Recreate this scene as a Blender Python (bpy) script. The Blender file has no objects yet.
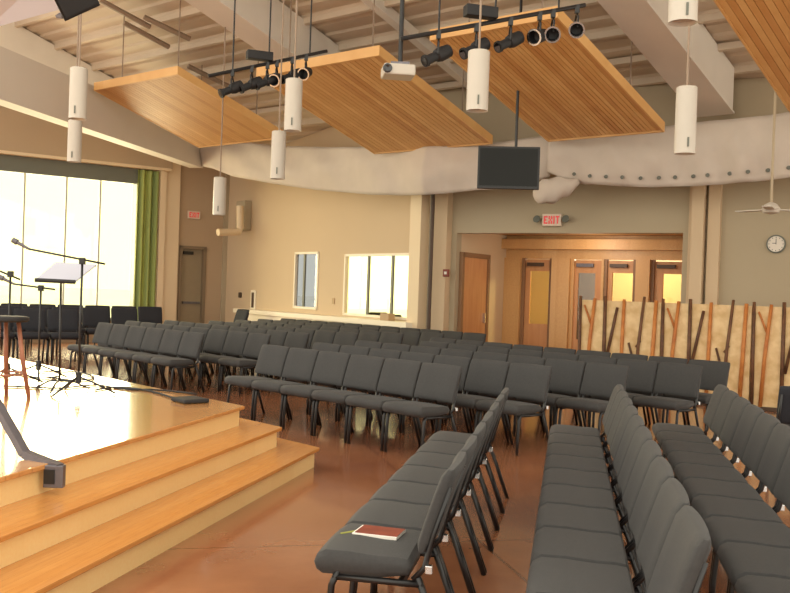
import bpy, bmesh, math, random
from mathutils import Vector, Matrix
random.seed(7)
sc = bpy.context.scene
col = sc.collection
R_ = math.radians

# ------------------------------------------------------------------ camera
FPX, EYE = 950.0, 1.55
rho, pit = R_(2.0), math.atan(6.5 / FPX)
cR = Vector((math.cos(rho), 0, math.sin(rho)))
cU0 = Vector((-math.sin(rho), 0, math.cos(rho)))
cF = Vector((0, 1, 0)) * math.cos(pit) - cU0 * math.sin(pit)
cU = cR.cross(cF)
cd = bpy.data.cameras.new('camera')
cam = bpy.data.objects.new('camera', cd); col.objects.link(cam)
cam.matrix_world = Matrix(((cR.x, cU.x, -cF.x, 0), (cR.y, cU.y, -cF.y, 0), (cR.z, cU.z, -cF.z, EYE), (0, 0, 0, 1)))
cd.sensor_width = 36.0; cd.lens = 36.0 * FPX / 790.0
cd.clip_start = 0.05; cd.clip_end = 500
sc.camera = cam

# ------------------------------------------------------------------ world, lights, exposure
w = bpy.data.worlds.new('sky'); sc.world = w; w.use_nodes = True
wn = w.node_tree
bg = wn.nodes['Background']
bg.inputs[0].default_value = (1.0, 0.94, 0.80, 1)
bg.inputs[1].default_value = 2.6
def lamp(name, kind, loc, energy, color, size=1.0, target=None, size_y=None):
    l = bpy.data.lights.new(name, kind); l.energy = energy; l.color = color
    o = bpy.data.objects.new(name, l); col.objects.link(o); o.location = loc
    if kind == 'AREA':
        l.size = size
        if size_y: l.shape = 'RECTANGLE'; l.size_y = size_y
    elif kind in ('POINT', 'SPOT'): l.shadow_soft_size = size
    if target is not None:
        o.rotation_euler = (Vector(target) - Vector(loc)).to_track_quat('-Z', 'Y').to_euler()
    return o
# daylight pouring in through the big window; behind the viewer the room is left open for sky fill
lamp('window_daylight', 'AREA', (-9.6, 24.4, 2.6), 1500, (1.0, 0.87, 0.98), 8.0, (-4, 12, 1.6), 3.4)
sc.view_settings.view_transform = 'Standard'
sc.view_settings.look = 'None'
sc.view_settings.gamma = 1
sc.view_settings.use_curve_mapping = False
sc.view_settings.exposure = -0.2

# ------------------------------------------------------------------ survey helpers (photo bearing -> room position)
def ray(x, y):
    return cR * ((x - 395) / FPX) - cU * ((y - 296.5) / FPX) + cF
EY = Vector((0, 0, EYE))
def PZ(x, y, z):
    d = ray(x, y); return EY + d * ((z - EYE) / d.z)
def PD(x, y, D):
    d = ray(x, y); return EY + d * (D / d.y)
S40, C40 = math.sin(R_(40)), math.cos(R_(40))
RZ0, RK = 9.65, 0.294
def roof_z(x, y): return RZ0 - RK * (x * S40 + y * C40)
def RP(s, c, off=0.0):
    return Vector((s * S40 + c * C40, s * C40 - c * S40, RZ0 - RK * s + off))

# ------------------------------------------------------------------ materials
def srgb(r, g, b):
    f = lambda v: v / 12.92 if v <= 0.04045 else ((v + 0.055) / 1.055) ** 2.4
    return (f(r / 255), f(g / 255), f(b / 255), 1)
def mat(name, c, rough=0.6, metal=0.0, var=0.0, scale=6.0, bump=0.0, bscale=40.0, stretch=None, c2=None, coat=0.0, emit=None, es=0.0, spec=0.5, rot=0.0):
    m = bpy.data.materials.new(name); m.use_nodes = True
    nt = m.node_tree; b = nt.nodes['Principled BSDF']
    b.inputs['Base Color'].default_value = c
    b.inputs['Roughness'].default_value = rough
    b.inputs['Metallic'].default_value = metal
    b.inputs['Coat Weight'].default_value = coat
    b.inputs['Coat Roughness'].default_value = 0.08
    b.inputs['Specular IOR Level'].default_value = spec
    if emit: b.inputs['Emission Color'].default_value = emit; b.inputs['Emission Strength'].default_value = es
    tc = nt.nodes.new('ShaderNodeTexCoord'); mp = nt.nodes.new('ShaderNodeMapping')
    nt.links.new(tc.outputs['Object'], mp.inputs[0])
    mp.inputs['Rotation'].default_value = (0, 0, rot)
    if stretch: mp.inputs['Scale'].default_value = stretch
    if var or c2:
        n = nt.nodes.new('ShaderNodeTexNoise'); n.inputs['Scale'].default_value = scale; n.inputs['Detail'].default_value = 5
        nt.links.new(mp.outputs[0], n.inputs['Vector'])
        cr = nt.nodes.new('ShaderNodeValToRGB')
        d = c2 if c2 else tuple(v * (1 - var) for v in c[:3]) + (1,)
        cr.color_ramp.elements[0].position = 0.32; cr.color_ramp.elements[0].color = d
        cr.color_ramp.elements[1].position = 0.68; cr.color_ramp.elements[1].color = c
        nt.links.new(n.outputs['Fac'], cr.inputs[0]); nt.links.new(cr.outputs[0], b.inputs['Base Color'])
    if bump:
        n2 = nt.nodes.new('ShaderNodeTexNoise'); n2.inputs['Scale'].default_value = bscale; n2.inputs['Detail'].default_value = 3
        nt.links.new(mp.outputs[0], n2.inputs['Vector'])
        bp = nt.nodes.new('ShaderNodeBump'); bp.inputs['Strength'].default_value = bump; bp.inputs['Distance'].default_value = 0.01
        nt.links.new(n2.outputs['Fac'], bp.inputs['Height']); nt.links.new(bp.outputs[0], b.inputs['Normal'])
    return m
def planks(name, c1, c2, w=0.09, length=1.6, rough=0.3, coat=0.0, rot=0.0, mortar=None, grain=0.25, msize=0.004):
    m = mat(name, c1, rough=rough, coat=coat); nt = m.node_tree; b = nt.nodes['Principled BSDF']
    tc = nt.nodes.new('ShaderNodeTexCoord'); mp = nt.nodes.new('ShaderNodeMapping'); mp.inputs['Rotation'].default_value = (0, 0, rot)
    nt.links.new(tc.outputs['Object'], mp.inputs[0])
    br = nt.nodes.new('ShaderNodeTexBrick'); br.inputs['Scale'].default_value = 1.0
    br.inputs['Brick Width'].default_value = length; br.inputs['Row Height'].default_value = w
    br.inputs['Mortar Size'].default_value = msize; br.inputs['Color1'].default_value = c1; br.inputs['Color2'].default_value = c2
    br.inputs['Mortar'].default_value = mortar or tuple(v * 0.55 for v in c2[:3]) + (1,)
    nt.links.new(mp.outputs[0], br.inputs['Vector'])
    n = nt.nodes.new('ShaderNodeTexNoise'); n.inputs['Scale'].default_value = 9
    mp2 = nt.nodes.new('ShaderNodeMapping'); mp2.inputs['Scale'].default_value = (0.6, 6, 6)
    nt.links.new(mp.outputs[0], mp2.inputs[0]); nt.links.new(mp2.outputs[0], n.inputs['Vector'])
    mx = nt.nodes.new('ShaderNodeMixRGB'); mx.blend_type = 'OVERLAY'; mx.inputs[0].default_value = grain
    nt.links.new(br.outputs['Color'], mx.inputs[1]); nt.links.new(n.outputs['Fac'], mx.inputs[2])
    nt.links.new(mx.outputs[0], b.inputs['Base Color'])
    return m
def glass_mat(name, tint=(1, 1, 1, 1), refl=0.08):
    m = bpy.data.materials.new(name); m.use_nodes = True; nt = m.node_tree
    nt.nodes.remove(nt.nodes['Principled BSDF']); out = nt.nodes['Material Output']
    t = nt.nodes.new('ShaderNodeBsdfTransparent'); t.inputs[0].default_value = tint
    g = nt.nodes.new('ShaderNodeBsdfGlossy'); g.inputs['Roughness'].default_value = 0.02
    mx = nt.nodes.new('ShaderNodeMixShader'); mx.inputs[0].default_value = refl
    nt.links.new(t.outputs[0], mx.inputs[1]); nt.links.new(g.outputs[0], mx.inputs[2]); nt.links.new(mx.outputs[0], out.inputs[0])
    return m
M = {}
M['fabric'] = mat('charcoal_fabric', srgb(58, 57, 57), 0.8, var=0.18, scale=60, bump=0.25, bscale=220)
M['fabric'].node_tree.nodes['Principled BSDF'].inputs['Sheen Weight'].default_value = 0.05
M['tanleft'] = mat('tan_wall_warm', srgb(184, 160, 132), 0.8, var=0.05, scale=0.6)
M['black'] = mat('black_metal', srgb(24, 22, 23), 0.35, spec=0.5)
M['blackmatte'] = mat('black_matte', srgb(30, 30, 33), 0.6, var=0.2)
M['chrome'] = mat('chrome', srgb(205, 205, 205), 0.2, 1.0)
M['darkchair'] = mat('backlit_dark_fabric', srgb(40, 41, 48), 0.85, var=0.18, scale=60)  # window rows: backlit shade put into the colour; lone chairs are dark themselves
M['wall'] = mat('cream_wall', srgb(208, 184, 152), 0.8, var=0.04, scale=0.6)
M['walltan'] = mat('tan_wall', srgb(178, 163, 137), 0.8, var=0.05, scale=0.6)
M['trimtan'] = mat('light_trim', srgb(225, 203, 170), 0.6)
M['white'] = mat('white_paint', srgb(222, 214, 204), 0.6, var=0.05, scale=1.0)
M['beam'] = mat('beam_paint', srgb(236, 229, 218), 0.65, var=0.07, scale=1.4)
M['deck'] = mat('roof_deck_paint', srgb(212, 195, 174), 0.7, var=0.1, scale=1.2)
M['drape'] = mat('white_drape_fabric', srgb(208, 196, 184), 0.9, var=0.06, scale=3, bump=0.3, bscale=14)
M['concrete'] = None
M['riser'] = planks('maple_riser', srgb(246, 212, 150), srgb(242, 206, 142), 0.5, 9.0, 0.35, grain=0.12, msize=0.0)
M['tread'] = planks('oak_tread', srgb(204, 142, 76), srgb(199, 136, 70), 0.057, 1.6, 0.22, coat=0.3, rot=R_(-77), grain=0.2, msize=0.0005)
M['stage'] = planks('stage_boards', srgb(214, 156, 92), srgb(204, 142, 80), 0.057, 1.1, 0.26, coat=1.0, rot=R_(-48), grain=0.25, msize=0.001)
M['stage'].node_tree.nodes['Principled BSDF'].inputs['Coat Roughness'].default_value = 0.1
M['slat'] = mat('pine_slat', srgb(222, 172, 108), 0.5, c2=srgb(212, 158, 94), scale=2.0, stretch=(0.6, 0.6, 1))
M['slat2'] = mat('pine_slat_pale', srgb(230, 184, 120), 0.5, c2=srgb(218, 166, 102), scale=2.0)
M['slat3'] = mat('pine_slat_dark', srgb(212, 158, 96), 0.5, c2=srgb(200, 142, 80), scale=2.0)
M['panelback'] = mat('pine_backing', srgb(176, 122, 70), 0.7)
M['foyerwood'] = planks('foyer_wood', srgb(214, 172, 118), srgb(206, 160, 104), 0.25, 2.4, 0.4, rot=R_(90), grain=0.25, msize=0.0)
M['doorwood'] = mat('door_wood', srgb(206, 152, 104), 0.45, c2=srgb(194, 136, 88), scale=3, stretch=(4, 4, 0.5))
M['darkframe'] = mat('dark_frame', srgb(78, 58, 42), 0.5)
M['doorframe'] = mat('door_frame_brown', srgb(140, 104, 72), 0.5)
M['exitframe'] = mat('exit_frame_tan', srgb(128, 110, 88), 0.5)
M['greyframe'] = mat('window_frame_grey', srgb(104, 106, 96), 0.5)
M['mullion'] = mat('mullion_grey', srgb(196, 196, 186), 0.5)
M['green'] = mat('green_curtain', srgb(176, 182, 92), 0.85, c2=srgb(128, 146, 96), scale=0.9, stretch=(5, 5, 0.1))
M['glass'] = glass_mat('cream_light_glass', (1, 1, 0.74, 1), 0.04)  # yellow tint puts the cream of overexposed daylight into the panes
M['glassgrey'] = glass_mat('grey_glass', (0.5, 0.52, 0.54, 1), 0.06)
M['tvscreen'] = mat('tv_screen', srgb(18, 19, 16), 0.35, spec=0.25)
M['pendant'] = mat('pendant_enamel', srgb(196, 188, 176), 0.4, var=0.03)
M['cable'] = mat('thin_cable', srgb(150, 130, 112), 0.6)
M['red'] = mat('exit_red', srgb(205, 60, 60), 0.5, emit=srgb(235, 90, 90), es=0.35)
M['exitface'] = mat('exit_face', srgb(220, 200, 180), 0.5)
M['doorpaint'] = mat('door_paint', srgb(150, 134, 108), 0.55, var=0.05)
M['screenboard'] = mat('screen_board', srgb(232, 202, 152), 0.5, c2=srgb(204, 166, 112), scale=7)
M['twig_dark'] = mat('dark_twig', srgb(118, 78, 48), 0.6, c2=srgb(74, 46, 30), scale=8)
M['twig_orange'] = mat('orange_twig', srgb(204, 132, 66), 0.6, c2=srgb(178, 104, 48), scale=8)
M['stoolwood'] = mat('reddish_wood', srgb(170, 112, 84), 0.4, c2=srgb(140, 84, 62), scale=6)
M['steel'] = mat('grey_steel', srgb(112, 108, 114), 0.4, 0.6, var=0.15, scale=14)
M['paper'] = mat('white_paper', srgb(232, 226, 216), 0.7)
M['maroon'] = mat('maroon_cover', srgb(136, 62, 44), 0.5, c2=srgb(112, 46, 34), scale=14)
M['ledge'] = mat('white_ledge', srgb(240, 228, 206), 0.5)
M['ground'] = mat('pale_ground', srgb(246, 244, 238), 0.9)
M['frost'] = mat('desk_grey', srgb(186, 186, 200), 0.5)
M['clockface'] = mat('clock_face', srgb(226, 216, 202), 0.5)
M['yellowgreen'] = mat('olive_pencil', srgb(150, 150, 70), 0.5)
M['cardboard'] = mat('beige_box', srgb(184, 156, 120), 0.7)
M['shinydark'] = mat('dark_lens', srgb(20, 18, 22), 0.1, coat=0.5)
def concrete():
    m = mat('stained_concrete', srgb(176, 112, 74), 0.2, coat=0.4); nt = m.node_tree; b = nt.nodes['Principled BSDF']
    tc = nt.nodes.new('ShaderNodeTexCoord'); mp = nt.nodes.new('ShaderNodeMapping'); mp.inputs['Rotation'].default_value = (0, 0, R_(-13))
    nt.links.new(tc.outputs['Object'], mp.inputs[0])
    n = nt.nodes.new('ShaderNodeTexNoise'); n.inputs['Scale'].default_value = 0.8; n.inputs['Detail'].default_value = 8; n.inputs['Roughness'].default_value = 0.6
    nt.links.new(mp.outputs[0], n.inputs['Vector'])
    cr = nt.nodes.new('ShaderNodeValToRGB')
    cr.color_ramp.elements[0].position = 0.3; cr.color_ramp.elements[0].color = srgb(132, 80, 54)
    cr.color_ramp.elements[1].position = 0.72; cr.color_ramp.elements[1].color = srgb(166, 112, 78)
    nt.links.new(n.outputs['Fac'], cr.inputs[0])
    br = nt.nodes.new('ShaderNodeTexBrick'); br.offset = 0.0
    br.inputs['Scale'].default_value = 1; br.inputs['Brick Width'].default_value = 3.0; br.inputs['Row Height'].default_value = 3.0; br.inputs['Mortar Size'].default_value = 0.012
    br.inputs['Color1'].default_value = (1, 1, 1, 1); br.inputs['Color2'].default_value = (0.94, 0.94, 0.94, 1); br.inputs['Mortar'].default_value = (0.55, 0.5, 0.48, 1)
    mp3 = nt.nodes.new('ShaderNodeMapping'); mp3.inputs['Location'].default_value = (1.1, 0.35, 0)
    nt.links.new(mp.outputs[0], mp3.inputs[0]); nt.links.new(mp3.outputs[0], br.inputs['Vector'])
    mx = nt.nodes.new('ShaderNodeMixRGB'); mx.blend_type = 'MULTIPLY'; mx.inputs[0].default_value = 0.8
    nt.links.new(cr.outputs[0], mx.inputs[1]); nt.links.new(br.outputs['Color'], mx.inputs[2])
    nt.links.new(mx.outputs[0], b.inputs['Base Color'])
    return m
M['concrete'] = concrete()

# ------------------------------------------------------------------ mesh helpers
class MB:
    def __init__(s): s.b = bmesh.new()
    def _add(s, bm2, mtx):
        if mtx is not None: bmesh.ops.transform(bm2, matrix=mtx, verts=bm2.verts)
        me = bpy.data.meshes.new('t'); bm2.to_mesh(me); bm2.free(); s.b.from_mesh(me); bpy.data.meshes.remove(me)
    def box(s, c, d, rotz=0.0, bev=0.0, seg=2, mtx=None):
        b = bmesh.new(); bmesh.ops.create_cube(b, size=1.0)
        for v in b.verts: v.co = Vector((v.co.x * d[0], v.co.y * d[1], v.co.z * d[2]))
        if bev: bmesh.ops.bevel(b, geom=list(b.edges), offset=bev, segments=seg, profile=0.5, affect='EDGES')
        m = Matrix.Translation(Vector(c)) @ Matrix.Rotation(rotz, 4, 'Z')
        if mtx is not None: m = mtx @ m
        s._add(b, m); return s
    def tube(s, pts, r, seg=8, cap=True):
        pts = [Vector(p) for p in pts]; rs = r if isinstance(r, (list, tuple)) else [r] * len(pts)
        b = s.b; rings = []
        up = Vector((0, 0, 1)); prev = None
        for i, p in enumerate(pts):
            a = pts[max(i - 1, 0)]; c = pts[min(i + 1, len(pts) - 1)]; t = (c - a).normalized()
            if prev is None:
                x = t.cross(up)
                if x.length < 1e-3: x = t.cross(Vector((1, 0, 0)))
                x.normalize()
            else:
                x = prev - t * prev.dot(t)
                x.normalize()
            prev = x; y = t.cross(x)
            rings.append([b.verts.new(p + (x * math.cos(k * 2 * math.pi / seg) + y * math.sin(k * 2 * math.pi / seg)) * rs[i]) for k in range(seg)])
        for i in range(len(rings) - 1):
            for k in range(seg):
                b.faces.new((rings[i][k], rings[i][(k + 1) % seg], rings[i + 1][(k + 1) % seg], rings[i + 1][k]))
        if cap: b.faces.new(rings[0][::-1]); b.faces.new(rings[-1])
        return s
    def lathe(s, prof, mtx=None, seg=20):
        b = bmesh.new(); rings = []
        for (r, z) in prof:
            rings.append([b.verts.new((max(r, 1e-4) * math.cos(k * 2 * math.pi / seg), max(r, 1e-4) * math.sin(k * 2 * math.pi / seg), z)) for k in range(seg)])
        for i in range(len(rings) - 1):
            for k in range(seg): b.faces.new((rings[i][k], rings[i][(k + 1) % seg], rings[i + 1][(k + 1) % seg], rings[i + 1][k]))
        if prof[0] != prof[-1]: b.faces.new(rings[0][::-1]); b.faces.new(rings[-1])
        s._add(b, mtx); return s
    def prism(s, poly, z0, z1, mtx=None, bev=0.0):
        b = bmesh.new()
        lo = [b.verts.new((p[0], p[1], z0)) for p in poly]; hi = [b.verts.new((p[0], p[1], z1)) for p in poly]
        n = len(poly)
        b.faces.new(lo[::-1]); b.faces.new(hi)
        for i in range(n): b.faces.new((lo[i], lo[(i + 1) % n], hi[(i + 1) % n], hi[i]))
        if bev: bmesh.ops.bevel(b, geom=list(b.edges), offset=bev, segments=2, profile=0.5, affect='EDGES')
        s._add(b, mtx); return s
    def hexa(s, v8):
        b = s.b; v = [b.verts.new(p) for p in v8]
        for f in ((3, 2, 1, 0), (4, 5, 6, 7), (0, 1, 5, 4), (1, 2, 6, 5), (2, 3, 7, 6), (3, 0, 4, 7)): b.faces.new([v[i] for i in f])
        return s
    def build(s, name, m, parent=None, smooth=False):
        bmesh.ops.recalc_face_normals(s.b, faces=s.b.faces)
        me = bpy.data.meshes.new(name); s.b.to_mesh(me); s.b.free()
        if smooth:
            for p in me.polygons: p.use_smooth = True
        me.materials.append(m)
        o = bpy.data.objects.new(name, me); col.objects.link(o)
        if parent: o.parent = parent
        return o
def smooth_auto(o, ang=40):
    me = o.data
    for p in me.polygons: p.use_smooth = True
    me.set_sharp_from_angle(angle=R_(ang)); return o
def thing(name, label, cat, loc=(0, 0, 0), rotz=0.0, group=None):
    o = bpy.data.objects.new(name, None); col.objects.link(o); o.empty_display_size = 0.1
    o.location = loc; o.rotation_euler = (0, 0, rotz); o['label'] = label; o['category'] = cat
    if group: o['group'] = group
    return o
def tag(o, label, cat, group=None):
    o['label'] = label; o['category'] = cat
    if group: o['group'] = group
    return o
def struct(o): o['kind'] = 'structure'; return o
def copy_tree(o, parent=None):
    c = o.copy(); col.objects.link(c); c.parent = parent
    for ch in list(o.children): copy_tree(ch, c)
    return c
ORD = ['first', 'second', 'third', 'fourth', 'fifth', 'sixth', 'seventh', 'eighth', 'ninth', 'tenth', 'eleventh', 'twelfth', 'thirteenth']

# ------------------------------------------------------------------ floor and ground
struct(MB().box((-1.0, 11.5, -0.1), (28, 29.5, 0.2)).build('floor', M['concrete']))
struct(MB().box((0, 60, -0.35), (300, 260, 0.1)).build('trim_1', M['ground']))

# ------------------------------------------------------------------ walls
Wc, Wm = Vector((-4.56, 25.5)), Vector((0.62, 18.2))
Lend = Wc + (Vector((-9.2, 22.1)) - Wc) * 1.75
dRw = Vector((0.861, -0.508)).normalized()
Rend = Wm + dRw * 9.5
class Wall:
    """vertical plane from A to B; n points into the room"""
    def __init__(s, A, B):
        s.A, s.B = A, B; s.d = (B - A).normalized(); s.L = (B - A).length
        n = Vector((-s.d.y, s.d.x))
        if n.dot(-A) < 0: n = -n
        s.n = n; s.ang = math.atan2(s.d.y, s.d.x)
    def hit(s, px, py, off=0.0):
        r = ray(px, py); A = s.A + s.n * off
        t = (A.dot(s.n)) / (r.x * s.n.x + r.y * s.n.y)
        p = EY + r * t
        return (Vector((p.x, p.y)) - A).dot(s.d), p.z
    def u(s, px, py=290, off=0): return s.hit(px, py, off)[0]
    def z(s, px, py, off=0): return s.hit(px, py, off)[1]
    def pt(s, u, off=0, z=0):
        p = s.A + s.d * u + s.n * off; return Vector((p.x, p.y, z))
    def slab(s, mb, u0, u1, z0, z1, o0, o1):
        """box between u0..u1, z0..z1 (None = up to the roof), o0..o1 offsets into the room"""
        v = []
        for zz in (0, 1):
            for (u, o) in ((u0, o0), (u1, o0), (u1, o1), (u0, o1)):
                p = s.pt(u, o)
                z = z0 if zz == 0 else (roof_z(p.x, p.y) - 0.01 if z1 is None else z1)
                v.append((p.x, p.y, z))
        mb.hexa(v); return mb
WL, WM_, WR = Wall(Wc, Lend), Wall(Wc, Wm), Wall(Wm, Rend)

# left wall: big window and exit door
wu0, wu1 = WL.u(136), WL.u(-70)
wz1 = WL.z(60, 176); wz0 = 0.55
du0, du1 = WL.u(205), WL.u(178); dz1 = WL.z(190, 246)
mb = MB()
WL.slab(mb, 0, du0, 0, None, -0.2, 0); WL.slab(mb, du0, du1, dz1, None, -0.2, 0); WL.slab(mb, du1, wu0, 0, None, -0.2, 0)
WL.slab(mb, wu0, wu1, 0, wz0, -0.2, 0); WL.slab(mb, wu0, wu1, wz1, None, -0.2, 0); WL.slab(mb, wu1, WL.L, 0, None, -0.2, 0)
struct(mb.build('wall_left', M['tanleft']))
# window frame
f = MB(); th = WL.z(60, 160) - wz1
WL.slab(f, wu0 - 0.1, wu1 + .1, wz1 - 0.02, wz1 + th, 0.0, 0.10)
WL.slab(f, wu0 - 0.02, wu0 + 0.10, wz0, wz1, -0.15, 0.10)
WL.slab(f, wu1 - 0.10, wu1 + 0.02, wz0, wz1, -0.15, 0.06)
WL.slab(f, wu0, wu1, wz0 - 0.02, wz0 + 0.07, -0.15, 0.10)
win = struct(f.build('window_1', M['greyframe']))
for px in (22, 64, 98):
    u = WL.u(px); m_ = MB(); WL.slab(m_, u - 0.022, u + 0.022, wz0, wz1, -0.085, -0.05); m_.build('window_mullion', M['mullion'], win)
g = MB(); WL.slab(g, wu0, wu1, wz0, wz1, -0.10, -0.09); g.build('window_pane', M['glass'], win)
# ledge trim above window, upper wall band
t_ = MB(); zs = WL.z(60, 161)
WL.slab(t_, WL.u(163), WL.L, zs, zs + 0.07, 0.0, 0.30)
struct(t_.build('trim_2', M['trimtan']))
t_ = MB(); WL.slab(t_, WL.u(165), WL.L, zs + 0.07, zs + 1.05, 0.0, 0.22)
struct(t_.build('trim_3', M['tanleft']))
# pilaster right of window, corner pilaster
t_ = MB(); WL.slab(t_, WL.u(175), WL.u(153), 0, None, 0.0, 0.12); WL.slab(t_, WL.u(160), WL.u(154), 0, None, 0.12, 0.2)
struct(t_.build('trim_4', M['trimtan']))
t_ = MB(); WL.slab(t_, WL.u(231), WL.u(221), 0, None, 0.0, 0.06)
struct(t_.build('trim_5', M['walltan']))
# green curtain beside window
cb = MB(); u0, u1 = WL.u(153), WL.u(132); n = 20; z0c, z1c = 0.3, zs - 0.02
pts = []
for i in range(n + 1):
    uu = u0 + (u1 - u0) * i / n; pts.append((uu, 0.16 + 0.05 * math.sin(i * 0.95)))
for i in range(n):
    (ua, oa), (ub, ob) = pts[i], pts[i + 1]
    q = [WL.pt(ua, oa, z0c), WL.pt(ub, ob, z0c), WL.pt(ub, ob - 0.02, z0c), WL.pt(ua, oa - 0.02, z0c)]
    cb.hexa([tuple(v) for v in q] + [(v.x, v.y, z1c) for v in q])
tag(smooth_auto(cb.build('green_curtain', M['green']), 70), 'green floor-length curtain gathered at the right edge of the big window', 'curtain')
# exit door left
d = MB(); WL.slab(d, du0 + 0.06, du1 - 0.06, 0.0, dz1 - 0.06, -0.14, -0.09)
d1 = struct(d.build('door_1', M['doorpaint']))
d = MB(); WL.slab(d, du0, du0 + 0.08, 0.0, dz1, -0.16, 0.03); WL.slab(d, du1 - 0.08, du1, 0.0, dz1, -0.16, 0.03); WL.slab(d, du0, du1, dz1 - 0.08, dz1, -0.16, 0.03)
d.build('door_frame', M['exitframe'], d1)
d = MB(); WL.slab(d, du0 + .35, du1 - 0.14, dz1 - 0.22, dz1 - 0.14, -0.09, -0.02); d.build('door_closer', M['black'], d1)
d = MB(); WL.slab(d, du0 + .12, du1 - 0.16, 1.0, 1.06, -0.09, -0.03); d.build('push_bar', M['steel'], d1)

# middle wall: window_2 (grey), window_3 triple, white ledge
a0, a1, az0, az1 = WM_.u(294), WM_.u(318), WM_.z(306, 309), WM_.z(306, 252)
b0, b1, bz0, bz1 = WM_.u(344), WM_.u(414), WM_.z(380, 318), WM_.z(380, 253.5)
mb = MB()
WM_.slab(mb, 0, a0, 0, None, -0.07, 0); WM_.slab(mb, a0, a1, 0, az0, -0.07, 0); WM_.slab(mb, a0, a1, az1, None, -0.2, 0)
WM_.slab(mb, a1, b0, 0, None, -0.07, 0); WM_.slab(mb, b0, b1, 0, bz0, -0.07, 0); WM_.slab(mb, b0, b1, bz1, None, -0.07, 0); WM_.slab(mb, b1, WM_.L, 0, None, -0.07, 0)
struct(mb.build('wall_back', M['wall']))
def win_frame(W, u0, u1, z0, z1, name, fm, pm, divs, fw=0.05):
    f = MB()
    W.slab(f, u0, u0 + fw, z0, z1, -0.07, 0.02); W.slab(f, u1 - fw, u1, z0, z1, -0.07, 0.02)
    W.slab(f, u0, u1, z1 - fw, z1, -0.07, 0.02); W.slab(f, u0, u1, z0, z0 + fw, -0.07, 0.02)
    o = struct(f.build(name, fm))
    for u in divs:
        m_ = MB(); W.slab(m_, u - 0.035, u + 0.035, z0 + fw, z1 - fw, -0.045, -0.01); m_.build('window_mullion', M['greyframe'], o)
    g = MB(); W.slab(g, u0, u1, z0, z1, -0.05, -0.045); g.build('window_pane', pm, o)
    return o
win_frame(WM_, a0, a1, az0, az1, 'window_2', M['ledge'], M['glassgrey'], [WM_.u(303)])
win_frame(WM_, b0, b1, bz0, bz1, 'window_3', M['ledge'], M['glass'], [WM_.u(367), WM_.u(391)])
lz = WM_.z(340, 317, 0.35)
t_ = MB(); WM_.slab(t_, WM_.u(248), WM_.u(424), lz - 0.10, lz, 0.0, 0.4); WM_.slab(t_, WM_.u(250), WM_.u(424), 0, lz - 0.10, 0.0, 0.34)
struct(t_.build('trim_6', M['ledge']))
# columns at the joint and dark downpipe
t_ = MB(); WM_.slab(t_, WM_.L - 0.30, WM_.L + .05, 0, 4.0, 0.0, 0.25)
struct(t_.build('trim_7', M['trimtan']))
t_ = MB(); WR.slab(t_, WR.u(437), WR.u(450), 0, 3.9, 0.0, 0.22)
struct(t_.build('trim_8', M['wall']))
pp = WR.pt(WR.u(429.5, 290, 0.42), 0.42)
t_ = MB().tube([(pp.x, pp.y, 0), (pp.x, pp.y, 3.9)], 0.045, 10)
tag(t_.build('dark_pipe', M['darkframe']), 'tall dark vertical pipe on the column right of the bright windows', 'pipe')

# right wall with foyer opening
ou0, ou1 = WR.u(455), WR.u(681); oz = WR.z(560, 233)
mb = MB()
WR.slab(mb, 0, ou0, 0, None, -0.2, 0); WR.slab(mb, ou0, ou1, oz, None, -0.2, 0); WR.slab(mb, ou1, WR.L, 0, None, -0.2, 0)
struct(mb.build('wall_right', M['walltan']))
for k, (xa, xb, of) in enumerate(((687, 691, 0.06), (692, 704, 0.22), (707, 719, 0.12))):
    t_ = MB(); WR.slab(t_, WR.u(xa), WR.u(xb), 0, 3.9, 0.0, of); struct(t_.build('trim_%d' % (9 + k), M['wall']))
# foyer: side wall, rear wall, ceiling
FD = 2.3
def fp(u, o, z): p = WR.pt(u, -o); return (p.x, p.y, z)
mb = MB(); WR.slab(mb, ou0 - 0.2, ou0, 0, oz + 0.1, -FD, -0.2); struct(mb.build('wall_foyer_left', M['wall']))
mb = MB(); WR.slab(mb, ou1, ou1 + 0.2, 0, oz + 0.1, -FD, -0.2); struct(mb.build('wall_foyer_right', M['wall']))
mb = MB(); WR.slab(mb, ou0 - .2, ou1 + 0.2, oz + 0.1, oz + 0.2, -FD, -0.2); struct(mb.build('ceiling_foyer', M['foyerwood']))
# side wall door (faces +u): plane at ou0
class Side(Wall): pass
sA = WR.pt(ou0, 0).to_2d(); sB = WR.pt(ou0, -FD).to_2d()
SW = Wall(sA, sB); SW.n = WR.d.copy()
s0, s1 = SW.u(459), SW.u(486); sz = SW.z(470, 253)
m_ = MB(); SW.slab(m_, s0, s1, 0, sz - .06, 0.0, 0.04); sd = struct(m_.build('door_2', M['doorwood']))
m_ = MB(); SW.slab(m_, s0 - .02, s0 + 0.07, 0, sz, 0, 0.07); SW.slab(m_, s1 - 0.07, s1 + 0.02, 0, sz, 0, 0.07); SW.slab(m_, s0, s1, sz - 0.09, sz, 0, 0.07); m_.build('door_frame', M['doorframe'], sd)
m_ = MB(); SW.slab(m_, s1 - 0.2, s1 - 0.15, 0.95, 1.15, 0.04, 0.09); m_.build('door_handle', M['chrome'], sd)
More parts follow.
